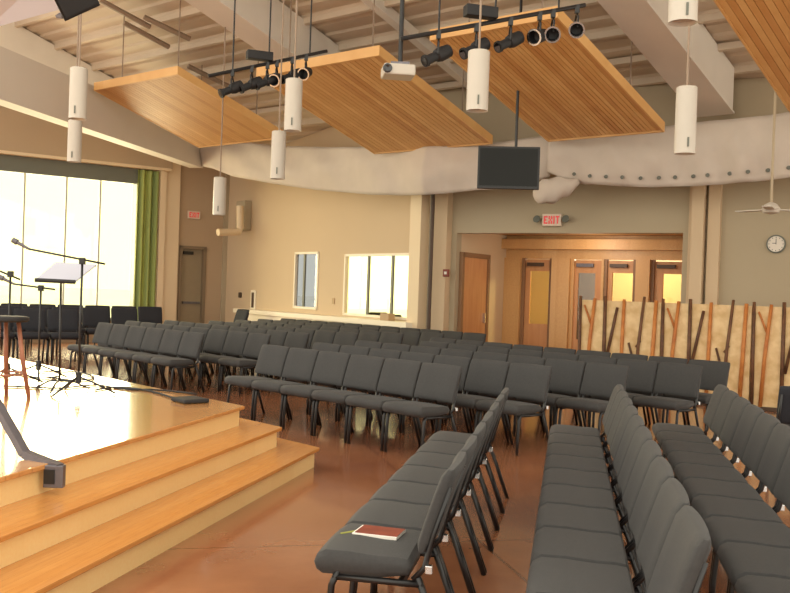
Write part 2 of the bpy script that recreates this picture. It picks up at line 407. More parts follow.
# rear foyer wall
FR = Wall(WR.pt(ou0, -FD).to_2d(), WR.pt(ou1, -FD).to_2d())
hz1 = FR.z(590, 259)
mb = MB(); FR.slab(mb, 0, FR.L, hz1, oz + .1, -0.15, 0.0)
struct(mb.build('wall_foyer_rear', M['foyerwood']))
mb = MB(); FR.slab(mb, 0, FR.L, FR.z(590, 250), FR.z(590, 240), 0.0, 0.25); struct(mb.build('trim_13', M['foyerwood']))
k = 14
for (xa, xb) in ((505, 521), (552, 570), (636, 650)):
    mb = MB(); FR.slab(mb, FR.u(xa), FR.u(xb), 0, hz1, -0.12, 0.08); struct(mb.build('trim_%d' % k, M['foyerwood'])); k += 1
def foyer_door(n, xa, xb, ga, gb, gt, gbot, gm, darkframe=True):
    u0, u1 = FR.u(xa), FR.u(xb); g0, g1 = FR.u(ga), FR.u(gb); zt, zb = FR.z((ga + gb) / 2, gt), FR.z((ga + gb) / 2, gbot)
    m_ = MB()
    FR.slab(m_, u0, g0, 0.01, hz1 - 0.03, -0.1, -0.05); FR.slab(m_, g1, u1, 0.01, hz1 - 0.03, -0.1, -0.05)
    FR.slab(m_, g0, g1, 0.01, zb, -0.1, -0.05); FR.slab(m_, g0, g1, zt, hz1 - 0.03, -0.1, -0.05)
    o = struct(m_.build('door_%d' % n, M['doorwood']))
    m_ = MB(); FR.slab(m_, g0, g1, zb, zt, -0.08, -0.07); m_.build('door_pane', gm, o)
    m_ = MB(); FR.slab(m_, u0 + .1, u0 + 0.45, hz1 - 0.16, hz1 - 0.09, -0.05, 0.02); m_.build('door_closer', M['steel'] if n == 4 else M['darkframe'], o)
    m_ = MB(); FR.slab(m_, u0 - 0.02, u0 + 0.05, 0, hz1, -0.1, 0.0); FR.slab(m_, u1 - 0.05, u1 + 0.02, 0, hz1, -0.1, 0.0); m_.build('door_frame', M['doorframe'] if darkframe else M['foyerwood'], o)
foyer_door(3, 522, 551, 529, 549, 271, 324, M['glass'])
foyer_door(4, 571, 603, 577, 594, 273, 340, M['glassgrey'], False)
foyer_door(5, 604, 635, 611, 633, 273, 340, M['glass'])
foyer_door(6, 651, 686, 662, 684, 274, 340, M['glass'])
# hall beyond the foyer doors
hb = MB(); FR.slab(hb, -1.2, FR.L + 1.6, 0, 3.0, -3.3, -3.2); FR.slab(hb, -1.3, -1.2, 0, 3, -3.2, -0.16); FR.slab(hb, FR.L + 1.6, FR.L + 1.7, 0, 3, -3.2, -0.16); FR.slab(hb, -1.2, FR.L + 1.6, 2.9, 3.0, -3.2, -0.16)
struct(hb.build('wall_hall', M['wall']))
hp = FR.pt(2.2, -1.7, 2.6)
lamp('hall_light', 'POINT', hp, 230, (1.0, 0.88, 0.66), 0.25)
hp = WR.pt((ou0 + ou1) / 2, -1.2, 2.5)
lamp('foyer_light', 'POINT', hp, 38, (1.0, 0.86, 0.68), 0.3)

# ------------------------------------------------------------------ roof deck (ribbed), purlins, beams
mb = MB(); s = 6.5; prof = []
while s < 17.0:
    prof += [(s, 0.0), (s + 0.12, 0.0), (s + 0.15, 0.035), (s + 0.27, 0.035)]; s += 0.30
cs = (-22.6, 6.0); b = mb.b; vs = []
for (s_, o_) in prof:
    vs.append([b.verts.new(RP(s_, cs[0], o_)), b.verts.new(RP(s_, cs[1], o_))])
for i in range(len(vs) - 1): b.faces.new((vs[i][0], vs[i + 1][0], vs[i + 1][1], vs[i][1]))
# cap above so that the deck has thickness
top = [b.verts.new(RP(6.5, cs[0], 0.2)), b.verts.new(RP(17.0, cs[0], 0.2)), b.verts.new(RP(17.0, cs[1], 0.2)), b.verts.new(RP(6.5, cs[1], 0.2))]
b.faces.new(top)
struct(mb.build('ceiling', M['deck']))
def roof_bar(name, s0, s1, c0, c1, o0, o1, m):
    v = [RP(s0, c0, o0), RP(s1, c0, o0), RP(s1, c1, o0), RP(s0, c1, o0), RP(s0, c0, o1), RP(s1, c0, o1), RP(s1, c1, o1), RP(s0, c1, o1)]
    return struct(MB().hexa([tuple(q) for q in v]).build(name, m))
k = 20
for s0 in (8.9, 9.8, 10.7, 11.6, 12.5, 13.4, 14.2, 14.9):
    roof_bar('trim_%d' % k, s0, s0 + 0.06, -22.5, 5.0, -0.10, 0.0, M['deck']); k += 1
K0 = k
def beam(c0, name, s0=7.0, s1=15.0, wd=0.34, dp=0.62):
    m_ = MB()
    for (ca, cb_, oa, ob) in ((c0, c0 + wd, -dp, -dp + 0.03), (c0 + 0.03, c0 + wd - 0.03, -dp + 0.03, -0.02)):
        v = [RP(s0, ca, oa), RP(s1, ca, oa), RP(s1, cb_, oa), RP(s0, cb_, oa), RP(s0, ca, ob), RP(s1, ca, ob), RP(s1, cb_, ob), RP(s0, cb_, ob)]
        m_.hexa([tuple(q) for q in v])
    return struct(m_.build(name, M['beam']))
beam(-6.25, 'trim_30', wd=0.62, dp=0.75, s1=14.9)
beam(-12.62, 'trim_31', wd=0.62, dp=0.75, s1=14.0)
beam(-19.2, 'trim_32', wd=0.6, dp=0.75, s1=13.0)
beam(-10.3, 'trim_33', wd=0.16, dp=0.22, s1=14.4)
# dark strips fixed under the deck
for (q0, q1) in (((124, 23), (169, 47)), ((144, 17), (190, 39)), ((188, 66), (232, 88)), ((100, 0), (150, 27))):
    def onroof(px, py, off):
        dd = ray(px, py); t = (RZ0 + off - EYE) / (dd.z + RK * (dd.x * S40 + dd.y * C40)); return EY + dd * t
    A, B = onroof(*q0, -0.3), onroof(*q1, -0.3)
    st = tag(MB().tube([A, B], 0.05, 6).build('ceiling_strip', M['cable']), '', 'strip light')
    st['label'] = {124: 'dull brown ceiling strip light, longest of those above the left wood panel', 144: 'dull brown ceiling strip light, to the right of and above its longer neighbour', 188: 'brown ceiling strip light just behind the left lighting bar', 100: 'brown ceiling strip light at the very top edge of the picture'}[q0[0]]

# girder along the left
g0, g1 = PD(-120, 60, 12.6), PD(204, 168, 23.4)
ga_, gb_ = PD(0, 99, 15.6), PD(203, 168, 23.4)
dirg = (gb_ - ga_); ga2 = ga_ - dirg * 0.45
nrm = Vector((dirg.y, -dirg.x, 0)).normalized()
hA, hB = 0.86, 0.86
v = []
for (p) in (ga2, gb_): v.append((p, p - nrm * 0.35))
q = [v[0][0], v[1][0], v[1][1], v[0][1]]
hh = [hA, hB, hB, hA]
mb = MB().hexa([tuple(x) for x in q] + [tuple(x + Vector((0, 0, h))) for x, h in zip(q, hh)])
struct(mb.build('trim_34', M['white']))

# ------------------------------------------------------------------ suspended wood ceiling panels
def slat_panel(s0, s1, c0, c1, label):
    off = -1.53; s0, s1, c0, c1 = s0 * 0.9, s1 * 0.9, c0 * 0.9, c1 * 0.9
    t = thing('ceiling_panel', label, 'ceiling panel', RP((s0 + s1) / 2, (c0 + c1) / 2, off))
    base = t.location.copy()
    def R2(s_, c_, o_): return RP(s_, c_, o_) - base
    n = 26; dc = (c1 - c0) / n
    groups = {0: MB(), 1: MB(), 2: MB()}
    for i in range(n):
        ca, cb_ = c0 + dc * i + 0.004, c0 + dc * (i + 1) - 0.004
        mbx = groups[random.choice((0, 0, 1, 2))]
        v = [R2(s0 + .02, ca, off), R2(s1 - .02, ca, off), R2(s1 - .02, cb_, off), R2(s0 + .02, cb_, off), R2(s0 + .02, ca, off + 0.03), R2(s1 - .02, ca, off + 0.03), R2(s1 - .02, cb_, off + 0.03), R2(s0 + .02, cb_, off + 0.03)]
        mbx.hexa([tuple(q) for q in v])
    for kk, mm in ((0, 'slat'), (1, 'slat2'), (2, 'slat3')): groups[kk].build('slat_board', M[mm], t)
    v = [R2(s0, c0, off + 0.031), R2(s1, c0, off + 0.031), R2(s1, c1, off + 0.031), R2(s0, c1, off + 0.031)]
    MB().hexa([tuple(q) for q in v] + [tuple(q + Vector((0, 0, 0.03))) for q in v]).build('backing_board', M['panelback'], t)
    e = MB()
    for (sa, sb, ca, cb_) in ((s0 - .03, s0, c0 - .03, c1 + .03), (s1, s1 + .03, c0 - .03, c1 + .03), (s0, s1, c0 - .03, c0), (s0, s1, c1, c1 + .03)):
        v = [R2(sa, ca, off - 0.01), R2(sb, ca, off - 0.01), R2(sb, cb_, off - 0.01), R2(sa, cb_, off - 0.01)]
        e.hexa([tuple(q) for q in v] + [tuple(q + Vector((0, 0, 0.15))) for q in v])
    e.build('edge_frame', M['slat2'], t)
    for (s_, c_) in ((s0 + 0.3, c0 + 0.4), (s0 + 0.3, c1 - 0.4), (s1 - 0.3, c0 + 0.4), (s1 - 0.3, c1 - 0.4)):
        a = R2(s_, c_, off + 0.06); MB().tube([a, a + Vector((0, 0, 1.46))], 0.012, 6).build('hanging_rod', M['cable'], t)
    return t
slat_panel(11.25, 14.0, -17.88, -15.08, 'slatted pine ceiling panel above the big window, leftmost, brightly lit')
slat_panel(11.75, 15.05, -13.32, -10.38, 'slatted pine ceiling panel between the two lighting bars')
slat_panel(11.6, 15.15, -9.15, -6.95, 'slatted pine ceiling panel right behind the larger lighting bar')
slat_panel(11.3, 14.9, -4.75, -2.0, 'slatted pine ceiling panel at the top right corner')

# ------------------------------------------------------------------ drapes under the roof edge
def drape(name, keys, label, grom=None, n=90):
    """keys: (px, y_top, y_bottom, depth)"""
    mb = MB(); rows = []; nz = 14
    xs = [keys[0][0] + (keys[-1][0] - keys[0][0]) * i / n for i in range(n + 1)]
    def lerp(x):
        for a, b_ in zip(keys, keys[1:]):
            if a[0] <= x <= b_[0] + 1e-6:
                t = (x - a[0]) / (b_[0] - a[0]); return [a[j] + (b_[j] - a[j]) * t for j in range(4)]
        return list(keys[-1])
    for i, x in enumerate(xs):
        _, yt, yb, D = lerp(x)
        pb = PD(x, yb, D); zt = min(PD(x, yt, D).z, roof_z(pb.x, pb.y) - 0.06)
        colm = []
        for j in range(nz + 1):
            t = j / nz
            z = pb.z + (zt - pb.z) * t
            sw = 0.035 * math.sin(i * 0.21 + 2.0 * math.sin(i * 0.07)) * (1 - t * 0.5) + 0.10 * math.sin(math.pi * (1 - t)) + 0.02 * math.sin(i * 0.33 + t * 6) + 0.014 * math.sin(i * 0.11 - t * 9)
            colm.append(mb.b.verts.new((pb.x + WR.n.x * sw * .6 , pb.y - sw, z)))
        rows.append(colm)
    for i in range(n):
        for j in range(nz): mb.b.faces.new((rows[i][j], rows[i + 1][j], rows[i + 1][j + 1], rows[i][j + 1]))
    t = thing(name, label, 'drape')
    o = mb.build('drape_cloth', M['drape'], t, True)
    sm = o.modifiers.new('thick', 'SOLIDIFY'); sm.thickness = 0.015
    if grom:
        for x in grom:
            _, yt, yb, D = lerp(x); p = PD(x, yb - 8, D)
            c = rows[min(range(len(xs)), key=lambda i: abs(xs[i] - x))][1].co if False else None
            i = min(range(len(xs)), key=lambda i: abs(xs[i] - x))
            v = o.data.vertices[i * (nz + 1) + 2].co
            MB().lathe([(0.0, 0), (0.03, 0), (0.03, 0.03), (0.0, 0.03)], Matrix.Translation(v + Vector((WR.n.x * 0.03, WR.n.y * 0.03, 0))) @ Matrix.Rotation(R_(90), 4, 'X'), 10).build('grommet', M['greyframe'], t)
    return t
drape('ceiling_drape', [(202, 130, 166, 23.3), (215, 135, 169, 22.9), (232, 140, 176, 22.4), (270, 146, 183, 21.5), (310, 147, 189, 20.4), (375, 147, 195, 18.6), (425, 147, 195, 17.2), (455, 145, 192, 16.9), (500, 142, 189, 16.6), (530, 138, 183, 16.4), (550, 135, 176, 16.2)],
      'off-white fabric drape sagging below the roof edge, left of the television', n=150)
drape('ceiling_drape', [(548, 135, 172, 16.1), (562, 134, 178, 16.0), (585, 133, 184, 15.8), (640, 129, 187, 15.3), (700, 122, 186, 14.8), (745, 118, 182, 14.3), (790, 112, 178, 13.9), (850, 104, 170, 13.2)],
      'off-white fabric drape with a row of grommets, right of the television', grom=[575, 590, 606, 623, 640, 658, 675, 692, 708, 730, 748, 768, 787], n=150)

# ------------------------------------------------------------------ pendants
def roof_above(p): return roof_z(p.x, p.y)
def pendant(px, y0, y1, D, r, label):
    a, b_ = PD(px, y0, D), PD(px, y1, D); h = a.z - b_.z
    t = thing('pendant_light', label, 'pendant light', (b_.x, b_.y, b_.z), 0, 'white cylinder pendants')
    smooth_auto(MB().lathe([(r * .86, 0.03), (r, 0.0), (r, h), (r * 0.9, h + 0.01), (0.001, h + 0.012)], seg=28).build('lamp_shade', M['pendant'], t))
    smooth_auto(MB().lathe([(r * .8, 0.04), (r * .8, 0.035), (0.01, 0.034)], seg=24).build('lamp_diffuser', M['frost'], t))
    MB().tube([(0, 0, h), (0, 0, roof_above(b_) - b_.z - 0.01)], 0.012 if D > 7 else 0.009, 6).build('hanging_cable', M['cable'], t)
    MB().box((0, -r - 0.004, h * 0.16), (0.016, 0.012, 0.09)).build('clip', M['greyframe'], t)
pendant(77.5, 69, 119, 11.5, 0.105, 'white cylinder pendant left of the bright wood panel, overlapping the one below')
pendant(74, 121, 162, 14.0, 0.10, 'white cylinder pendant in front of the big window ledge, the lower of two')
pendant(219, 178, 215, 16.0, 0.105, 'white cylinder pendant beside the left exit sign')
pendant(277.5, 132, 179, 13.2, 0.10, 'white cylinder pendant hanging in front of the drape, left of the television')
pendant(292.5, 80, 131, 11.6, 0.105, 'white cylinder pendant directly under the smaller lighting bar')
pendant(477, 52, 111, 9.4, 0.108, 'white cylinder pendant below the larger lighting bar')
pendant(684.5, 88, 154, 9.2, 0.100, 'white cylinder pendant low on the right, in front of the drape')
pendant(682.5, -40, 23, 7.0, 0.105, 'white cylinder pendant cut off by the top edge of the picture')

# ------------------------------------------------------------------ lighting bars with spotlights
def spot(kind, aim):
    """kind 0 long ellipsoidal, 1 open par can with ring; returns mesh parts as list of (name, MB, material)"""
    t = Matrix.Rotation(aim[0], 4, 'Z') @ Matrix.Rotation(aim[1], 4, 'Y')
    parts = []
    o = Matrix.Translation((0, 0, -0.25))
    if kind == 0:
        parts.append(('spot_body', MB().lathe([(0.045, -0.17), (0.07, -0.155), (0.078, -0.03), (0.066, 0.02), (0.05, 0.03), (0.05, 0.15), (0.064, 0.16), (0.064, 0.19), (0.0, 0.185)], o @ t, 16), 'blackmatte'))
        parts.append(('spot_lens', MB().lathe([(0.0, 0.191), (0.045, 0.191), (0.045, 0.194), (0.0, 0.194)], o @ t, 14), 'shinydark'))
    else:
        parts.append(('spot_body', MB().lathe([(0.04, -0.12), (0.068, -0.10), (0.078, 0.04), (0.078, 0.10), (0.07, 0.10), (0.06, 0.0), (0.0, -0.02)], o @ t, 18), 'blackmatte'))
        parts.append(('spot_ring', MB().lathe([(0.072, 0.10), (0.090, 0.10), (0.090, 0.112), (0.072, 0.112), (0.072, 0.10)], o @ t, 20), 'chrome'))
    y = MB().tube([(0, -0.085, -0.25), (0, -0.085, -0.13), (0, 0, -0.08), (0, 0.085, -0.13), (0, 0.085, -0.25)], 0.012, 6)
    parts.append(('spot_yoke', y, 'black'))
    parts.append(('spot_clamp', MB().box((0, 0, -0.03), (0.05, 0.05, 0.09)), 'black'))
    return parts
def light_bar(pa, pb, D0, D1, fixtures, name, label, where):
    A, B = PD(*pa, D0), PD(*pb, D1); L = (B - A).length
    t = thing('lighting_bar', label, 'lighting bar', A)
    MB().tube([(0, 0, 0), B - A], 0.024, 8).build('bar_pipe', M['black'], t)
    for f_ in (0.2, 0.5, 0.85):
        p = (B - A) * f_; top = roof_z(A.x + p.x, A.y + p.y) - A.z - 0.02
        MB().tube([p, (p.x, p.y, top)], 0.012, 6).build('drop_rod', M['black'], t)
    p = (B - A) * 0.42
    MB().box(p + Vector((0, 0, 0.13)), (0.36, 0.14, 0.12), math.atan2(B.y - A.y, B.x - A.x), 0.01).build('junction_box', M['blackmatte'], t)
    for (fx, kind, az, tilt, lab) in fixtures:
        p = A + (B - A) * fx
        s_ = thing('stage_spotlight', lab, 'spotlight', p, 0, 'stage spotlights on the ' + where)
        body = None
        for (nm, mb_, mm) in spot(kind, (az, tilt)):
            o_ = smooth_auto(mb_.build(nm, M[mm], body if nm in ('spot_lens', 'spot_ring') else s_))
            if nm == 'spot_body': body = o_
            if nm == 'spot_ring': o_['label'] = 'bright metal rim ring'
light_bar((400, 39), (585, 5), 10.0, 10.6,
          [(0.20, 0, R_(212), R_(118), 'black spotlight, leftmost on the larger lighting bar'), (0.40, 0, R_(212), R_(118), 'black spotlight above the white pendant on the larger bar'),
           (0.585, 0, R_(212), R_(118), 'long black spotlight, third from left on the larger bar'), (0.745, 1, R_(230), R_(110), 'squat black spotlight beside the first ringed one on the larger bar'),
           (0.82, 1, R_(262), R_(112), 'ringed spotlight facing the viewer, second from right on the larger bar'), (0.955, 1, R_(262), R_(112), 'ringed spotlight at the right end of the larger bar')],
          'lighting_bar', 'long black lighting bar with six spotlights, right of the projector', 'larger bar')
light_bar((208, 76), (327, 51), 13.0, 13.6,
          [(0.20, 0, R_(212), R_(118), 'black spotlight, leftmost on the smaller lighting bar'), (0.36, 0, R_(212), R_(118), 'black spotlight, second from left on the smaller bar'),
           (0.49, 0, R_(212), R_(118), 'black spotlight, third from left on the smaller bar'), (0.57, 1, R_(255), R_(112), 'ringed spotlight in the middle of the smaller bar'),
           (0.70, 0, R_(222), R_(116), 'black spotlight between the two ringed ones, smaller bar'), (0.82, 1, R_(255), R_(112), 'ringed spotlight at the right of the smaller bar')],
          'lighting_bar', 'short black lighting bar with clustered spotlights, above the left pendants', 'smaller bar')

# ------------------------------------------------------------------ projector
pr = PD(398, 72, 10.2)
t = thing('projector', 'white ceiling projector on a black pole between the lighting bars', 'projector', pr)
MB().box((0, 0, 0), (0.34, 0.3, 0.12), R_(8), 0.02, 3).build('projector_body', M['pendant'], t)
smooth_auto(MB().lathe([(0.0, 0), (0.05, 0), (0.05, 0.03), (0.035, 0.035), (0, 0.02)], Matrix.Translation((-0.11, -0.15, 0.0)) @ Matrix.Rotation(R_(90), 4, 'X'), 16).build('projector_lens', M['shinydark'], t))
MB().tube([(0.02, 0, 0.05), (0.02, 0, roof_z(pr.x, pr.y) - pr.z - 0.02)], 0.025, 8).build('mounting_pole', M['black'], t)
MB().box((0.02, 0, 0.08), (0.2, 0.16, 0.03)).build('mounting_plate', M['steel'], t)

# ------------------------------------------------------------------ television
tv = PD(508.5, 168, 14.2)
t = thing('television', 'black flat television hanging on a pole in front of the drape', 'television', tv, R_(-6))
fr = MB().box((0, 0, 0), (0.92, 0.06, 0.635), 0, 0.008).build('tv_casing', M['black'], t)
MB().box((0, -0.031, 0.008), (0.86, 0.006, 0.56)).build('tv_screen', M['tvscreen'], t)
MB().tube([(0.10, 0.04, 0.2), (0.10, 0.04, roof_z(tv.x, tv.y) - tv.z - 0.02)], 0.022, 8).build('mounting_pole', M['black'], t)
MB().box((0, 0.06, 0.05), (0.3, 0.06, 0.3)).build('mounting_bracket', M['steel'], t)

# ------------------------------------------------------------------ wall fixtures
LET = {'E': ['111', '100', '110', '100', '111'], 'X': ['101', '101', '010', '101', '101'], 'I': ['1', '1', '1', '1', '1'], 'T': ['111', '010', '010', '010', '010']}
def exit_sign(W, px, py, wd, label, bx, emerg):
    u, z = W.hit(px, py, 0.06)
    p = W.pt(u, 0.05, z)
    ang = math.atan2(W.d.y, W.d.x)
    if (Matrix.Rotation(ang, 3, 'Z') @ Vector((0, -1, 0))).dot(W.n.to_3d()) < 0: ang += math.pi
    t = thing('exit_sign', label, 'exit sign', p, ang)
    MB().box((0, 0, 0), (wd, 0.06, wd * 0.6), 0, 0.008).build('sign_case', M['exitface'], t)
    l = MB(); cell = wd * 0.062; x = -7.5 * cell * 0.85
    tot = 3 + 3 + 1 + 3 + 3; x = -tot * cell / 2
    for ch in 'EXIT':
        rows = LET[ch]
        for j, r_ in enumerate(rows):
            for i, v in enumerate(r_):
                if v == '1': l.box((x + (i + .5) * cell, -0.034, (2 - j) * cell * 1.25), (cell * 1.02, 0.01, cell * 1.27))
        x += (len(rows[0]) + 1) * cell
    l.build('sign_letters', M['red'], t)
    if emerg:
        for sx in (-1, 1):
            smooth_auto(MB().lathe([(0.05, 0), (0.07, 0.05), (0.0, 0.055)], Matrix.Translation((sx * (wd / 2 + 0.09), -0.02, 0)) @ Matrix.Rotation(R_(70), 4, 'X'), 12).build('emergency_lamp', M['greyframe'], t))
exit_sign(WL, 194, 215, 0.34, 'red exit sign on the tan wall above the left door', 0, False)
exit_sign(WR, 552, 220, 0.36, 'red exit sign with twin lamps above the foyer opening', 0, True)
u, z = WR.hit(776, 244, 0.03); p = WR.pt(u, 0.0, z); ang = math.atan2(WR.d.y, WR.d.x)
t = thing('wall_clock', 'round wall clock with a dark rim on the right wall', 'clock', p, ang)
rr = 0.145; mx = Matrix.Translation((0, -0.001, 0)) @ Matrix.Rotation(R_(90), 4, 'X')
smooth_auto(MB().lathe([(rr - .02, 0.0), (rr, 0.0), (rr, 0.04), (rr - 0.02, 0.045), (rr - 0.02, 0.0)], mx, 32).build('clock_rim', M['greyframe'], t))
MB().lathe([(0, 0.01), (rr - 0.018, 0.01), (rr - .018, 0.03), (0, 0.03)], mx, 32).build('clock_face', M['clockface'], t)
MB().box((0.0, -0.036, 0.04), (0.008, 0.004, 0.09)).build('clock_hand', M['black'], t)
MB().box((-0.025, -0.036, 0.012), (0.06, 0.004, 0.008), 0).build('clock_hand', M['black'], t)
tk = MB()
for i in range(12):
    a = i * math.pi / 6; tk.box((0.105 * math.sin(a), -0.033, 0.105 * math.cos(a)), (0.01, 0.004, 0.014))
tk.build('clock_marks', M['black'], t)
u, z = WR.hit(446, 273, 0.24); p = WR.pt(u, 0.235, z)
t = thing('fire_alarm', 'small dark red fire alarm box beside the foyer opening', 'fire alarm', p, ang)
MB().box((0, 0, 0), (0.12, 0.05, 0.14), 0, 0.01).build('alarm_case', M['maroon'], t); MB().box((0, -0.03, 0), (0.05, 0.02, 0.05), 0, .005).build('alarm_strobe', M['paper'], t)
angM = math.atan2(WM_.d.y, WM_.d.x)
u, z = WM_.hit(240, 295, 0.02); p = WM_.pt(u, 0.02, z)
tag(MB().box(p, (0.14, 0.04, 0.14), angM, 0.015).build('thermostat', M['darkframe']), 'small brown wall control left of the white-framed panel', 'wall control')
u, z = WM_.hit(253, 300, 0.03); p = WM_.pt(u, 0.02, z)
t = thing('notice_frame', 'narrow white frame with a dark picture, left of the grey window', 'picture frame', p, angM)
MB().box((0, 0, 0), (0.26, 0.04, 0.5), 0, 0.01).build('frame_border', M['ledge'], t); MB().box((0, -0.022, 0), (0.13, 0.008, 0.38)).build('frame_picture', M['darkframe'], t)
u, z = WM_.hit(333, 301, 0.02); p = WM_.pt(u, 0.01, z)
tag(MB().box(p, (0.09, 0.02, 0.13), angM, 0.004).build('light_switch', M['cardboard']), 'small beige switch plate between the grey window and the bright ones', 'light switch')
# L bracket duct at corner
t = thing('wall_duct', 'cream L-shaped duct elbow high in the corner beside the left pendant', 'duct', WM_.pt(0.6, 0.1, 0))
base = t.location
pa = [WM_.pt(WM_.u(218, 232, 1.0), 1.0, WM_.z(222, 232, 1.0)), WM_.pt(WM_.u(239, 232, 0.4), 0.4, WM_.z(239, 232, 0.4)), WM_.pt(WM_.u(240, 228, 0.38), 0.38, WM_.z(240, 228, .38)), WM_.pt(WM_.u(240, 207, 0.38), 0.38, WM_.z(240, 206, 0.38))]
smooth_auto(MB().tube([q_ - base for q_ in pa], 0.09, 12).build('duct_pipe', M['trimtan'], t))
q_ = WM_.pt(WM_.u(247, 218), 0.1, WM_.z(247, 216)) - base
MB().box(q_, (0.5, 0.2, 0.75), angM, 0.02).build('duct_box', M['walltan'], t)
# ledge items
u = WM_.u(386, 321, 0.25); p = WM_.pt(u, 0.22, lz + 0.07)
tag(MB().box(p, (0.30, 0.16, 0.14), angM, 0.01).build('cardboard_box', M['cardboard']), 'small beige box standing on the white ledge under the bright windows', 'box')
# outdoor chairs seen through window_3
for i, (px, D, lab) in enumerate(((383, 22.3, 'dark rounded patio chair outside the bright windows, the left one'), (397, 20.6, 'dark rounded patio chair outside the bright windows, the right one'))):
    p = PD(px, 316, D); t = thing('patio_chair', lab, 'chair', (p.x, p.y, -0.3), R_(30), 'patio chairs outside')
    MB().box((0, 0, 0.66), (0.5, 0.5, 0.1), 0, 0.04).build('seat', M['blackmatte'], t)
    MB().box((0, 0.24, 1.0), (0.5, 0.08, 0.62), 0, 0.035).build('backrest', M['blackmatte'], t)
    for sx in (-1, 1):
        for sy in (-1, 1): MB().tube([(sx * .22, sy * .22, 0.64), (sx * .22, sy * .22, 0)], 0.02, 6).build('leg', M['black'], t)
# ceiling fan rods / white fans
def fan(px, ytop, yhub, D, label, rb=0.55, rot=0.3):
    p = PD(px, yhub, D); t = thing('ceiling_fan', label, 'ceiling fan', p)
    MB().tube([(0, 0, 0.02), (0, 0, roof_z(p.x, p.y) - p.z - 0.02)], 0.018, 8).build('down_rod', M['walltan'], t)
    smooth_auto(MB().lathe([(0.02, -0.07), (0.10, -0.05), (0.12, 0.0), (0.08, 0.06), (0.02, 0.09)], seg=20).build('fan_motor', M['pendant'], t))
    for k_ in range(3):
        a = rot + k_ * 2 * math.pi / 3
        MB().box((math.cos(a) * (0.1 + rb / 2), math.sin(a) * (0.1 + rb / 2), -0.01), (rb, 0.12, 0.012), a).build('fan_blade', M['pendant'], t)
fan(771, 150, 209, 12.6, 'white ceiling fan on a long rod, above the wall clock', 0.42, 0.05)
p = PD(556, 189, 16.0)
b = bmesh.new(); bmesh.ops.create_uvsphere(b, u_segments=24, v_segments=12, radius=1.0)
for v in b.verts:
    x, y, z = v.co
    v.co = Vector((x * 0.42, y * 0.16, z * 0.20 * (1 - 0.35 * x) + 0.02 * math.sin(x * 9 + y * 3)))
m_ = MB(); m_.b.free(); m_.b = b
o = m_.build('drape_bundle', M['drape'], None, True); o.location = p; o.rotation_euler = (0, R_(-14), R_(-30))
tag(o, 'bunched end of pale fabric drooping under the drape above the exit sign', 'drape')

# hanging white panel and loudspeaker, top left
qs = [PD(-50, -40, 8.6), PD(50, -30, 8.2), PD(58, 10, 8.6), PD(-14, 30, 9.6)]
v = [tuple(q) for q in qs]
tag(MB().hexa(v + [tuple(q + Vector((0, 0.05, 0.08))) for q in qs]).build('hanging_screen', M['frost']), 'pale bluish-white hanging panel cut off at the top left corner', 'screen')
p = PD(74, 0, 8.2)
t = thing('loudspeaker', 'black hanging loudspeaker at the top left beside the white panel', 'loudspeaker', p, R_(20))
mxs = Matrix.Rotation(R_(-32), 4, 'Y') @ Matrix.Rotation(R_(28), 4, 'X')
MB().prism([(-0.17, -0.12), (0.17, -0.12), (0.11, 0.15), (-0.11, 0.15)], -0.10, 0.38, mxs, 0.01).build('speaker_cabinet', M['black'], t)
MB().box((0, -0.125, 0.14), (0.30, 0.012, 0.42), 0, 0, mtx=mxs).build('speaker_grille', M['blackmatte'], t)
MB().tube([(0, 0.05, 0.3), (0, 0.05, 3)], 0.012, 6).build('hanging_cable', M['cable'], t)
MB().box((-0.12, 0.0, -0.07), (0.14, 0.1, 0.03), R_(20), 0.005, mtx=mxs).build('mounting_bracket', M['steel'], t)

# ------------------------------------------------------------------ stage and steps
C1, C2, C3 = Vector((-1.255, 8.154)), Vector((-0.927, 8.154)), Vector((-0.602, 8.188))
dF = Vector((-math.sin(R_(13.0)), -math.cos(R_(13.0)))); dS = Vector((-math.sin(R_(42.2)), math.cos(R_(42.2))))
def level(C, z0, z1, name, m, lip=0.0):
    poly = [C, C + dS * 8.6, C + dS * 8.6 + Vector((-6, -4)), C + dF * 8 + Vector((-8, 0)), C + dF * 8]
    return poly
def inset(C, a, b_):   # move corner inwards
    nf = Vector((dF.y, -dF.x)); nf = nf if nf.x < 0 else -nf
    ns = Vector((dS.y, -dS.x)); ns = ns if ns.y < 0 else -ns
    return C + nf * a + ns * b_
st = thing('stage_steps', 'maple and oak stage platform with two lower steps, at the left', 'stage', (C1.x, C1.y, 0))
st_o = Vector((C1.x, C1.y, 0))
def lv(C, z0, z1, name, m, bev=0.0):
    poly = level(C, z0, z1, name, m)
    o = MB().prism([(p.x - st_o.x, p.y - st_o.y) for p in poly], z0, z1, None, bev).build(name, m, st); return o
lv(inset(C3, 0.025, 0.025), 0.0, 0.14, 'step_riser', M['riser'])
lv(C3, 0.14, 0.17, 'step_tread', M['tread'], 0.006)
lv(inset(C2, 0.025, 0.025), 0.17, 0.31, 'step_riser', M['riser'])
lv(C2, 0.31, 0.34, 'step_tread', M['tread'], 0.006)
lv(inset(C1, 0.025, 0.025), 0.34, 0.48, 'step_riser', M['riser'])
lv(C1, 0.48, 0.51, 'stage_deck', M['stage'], 0.006)

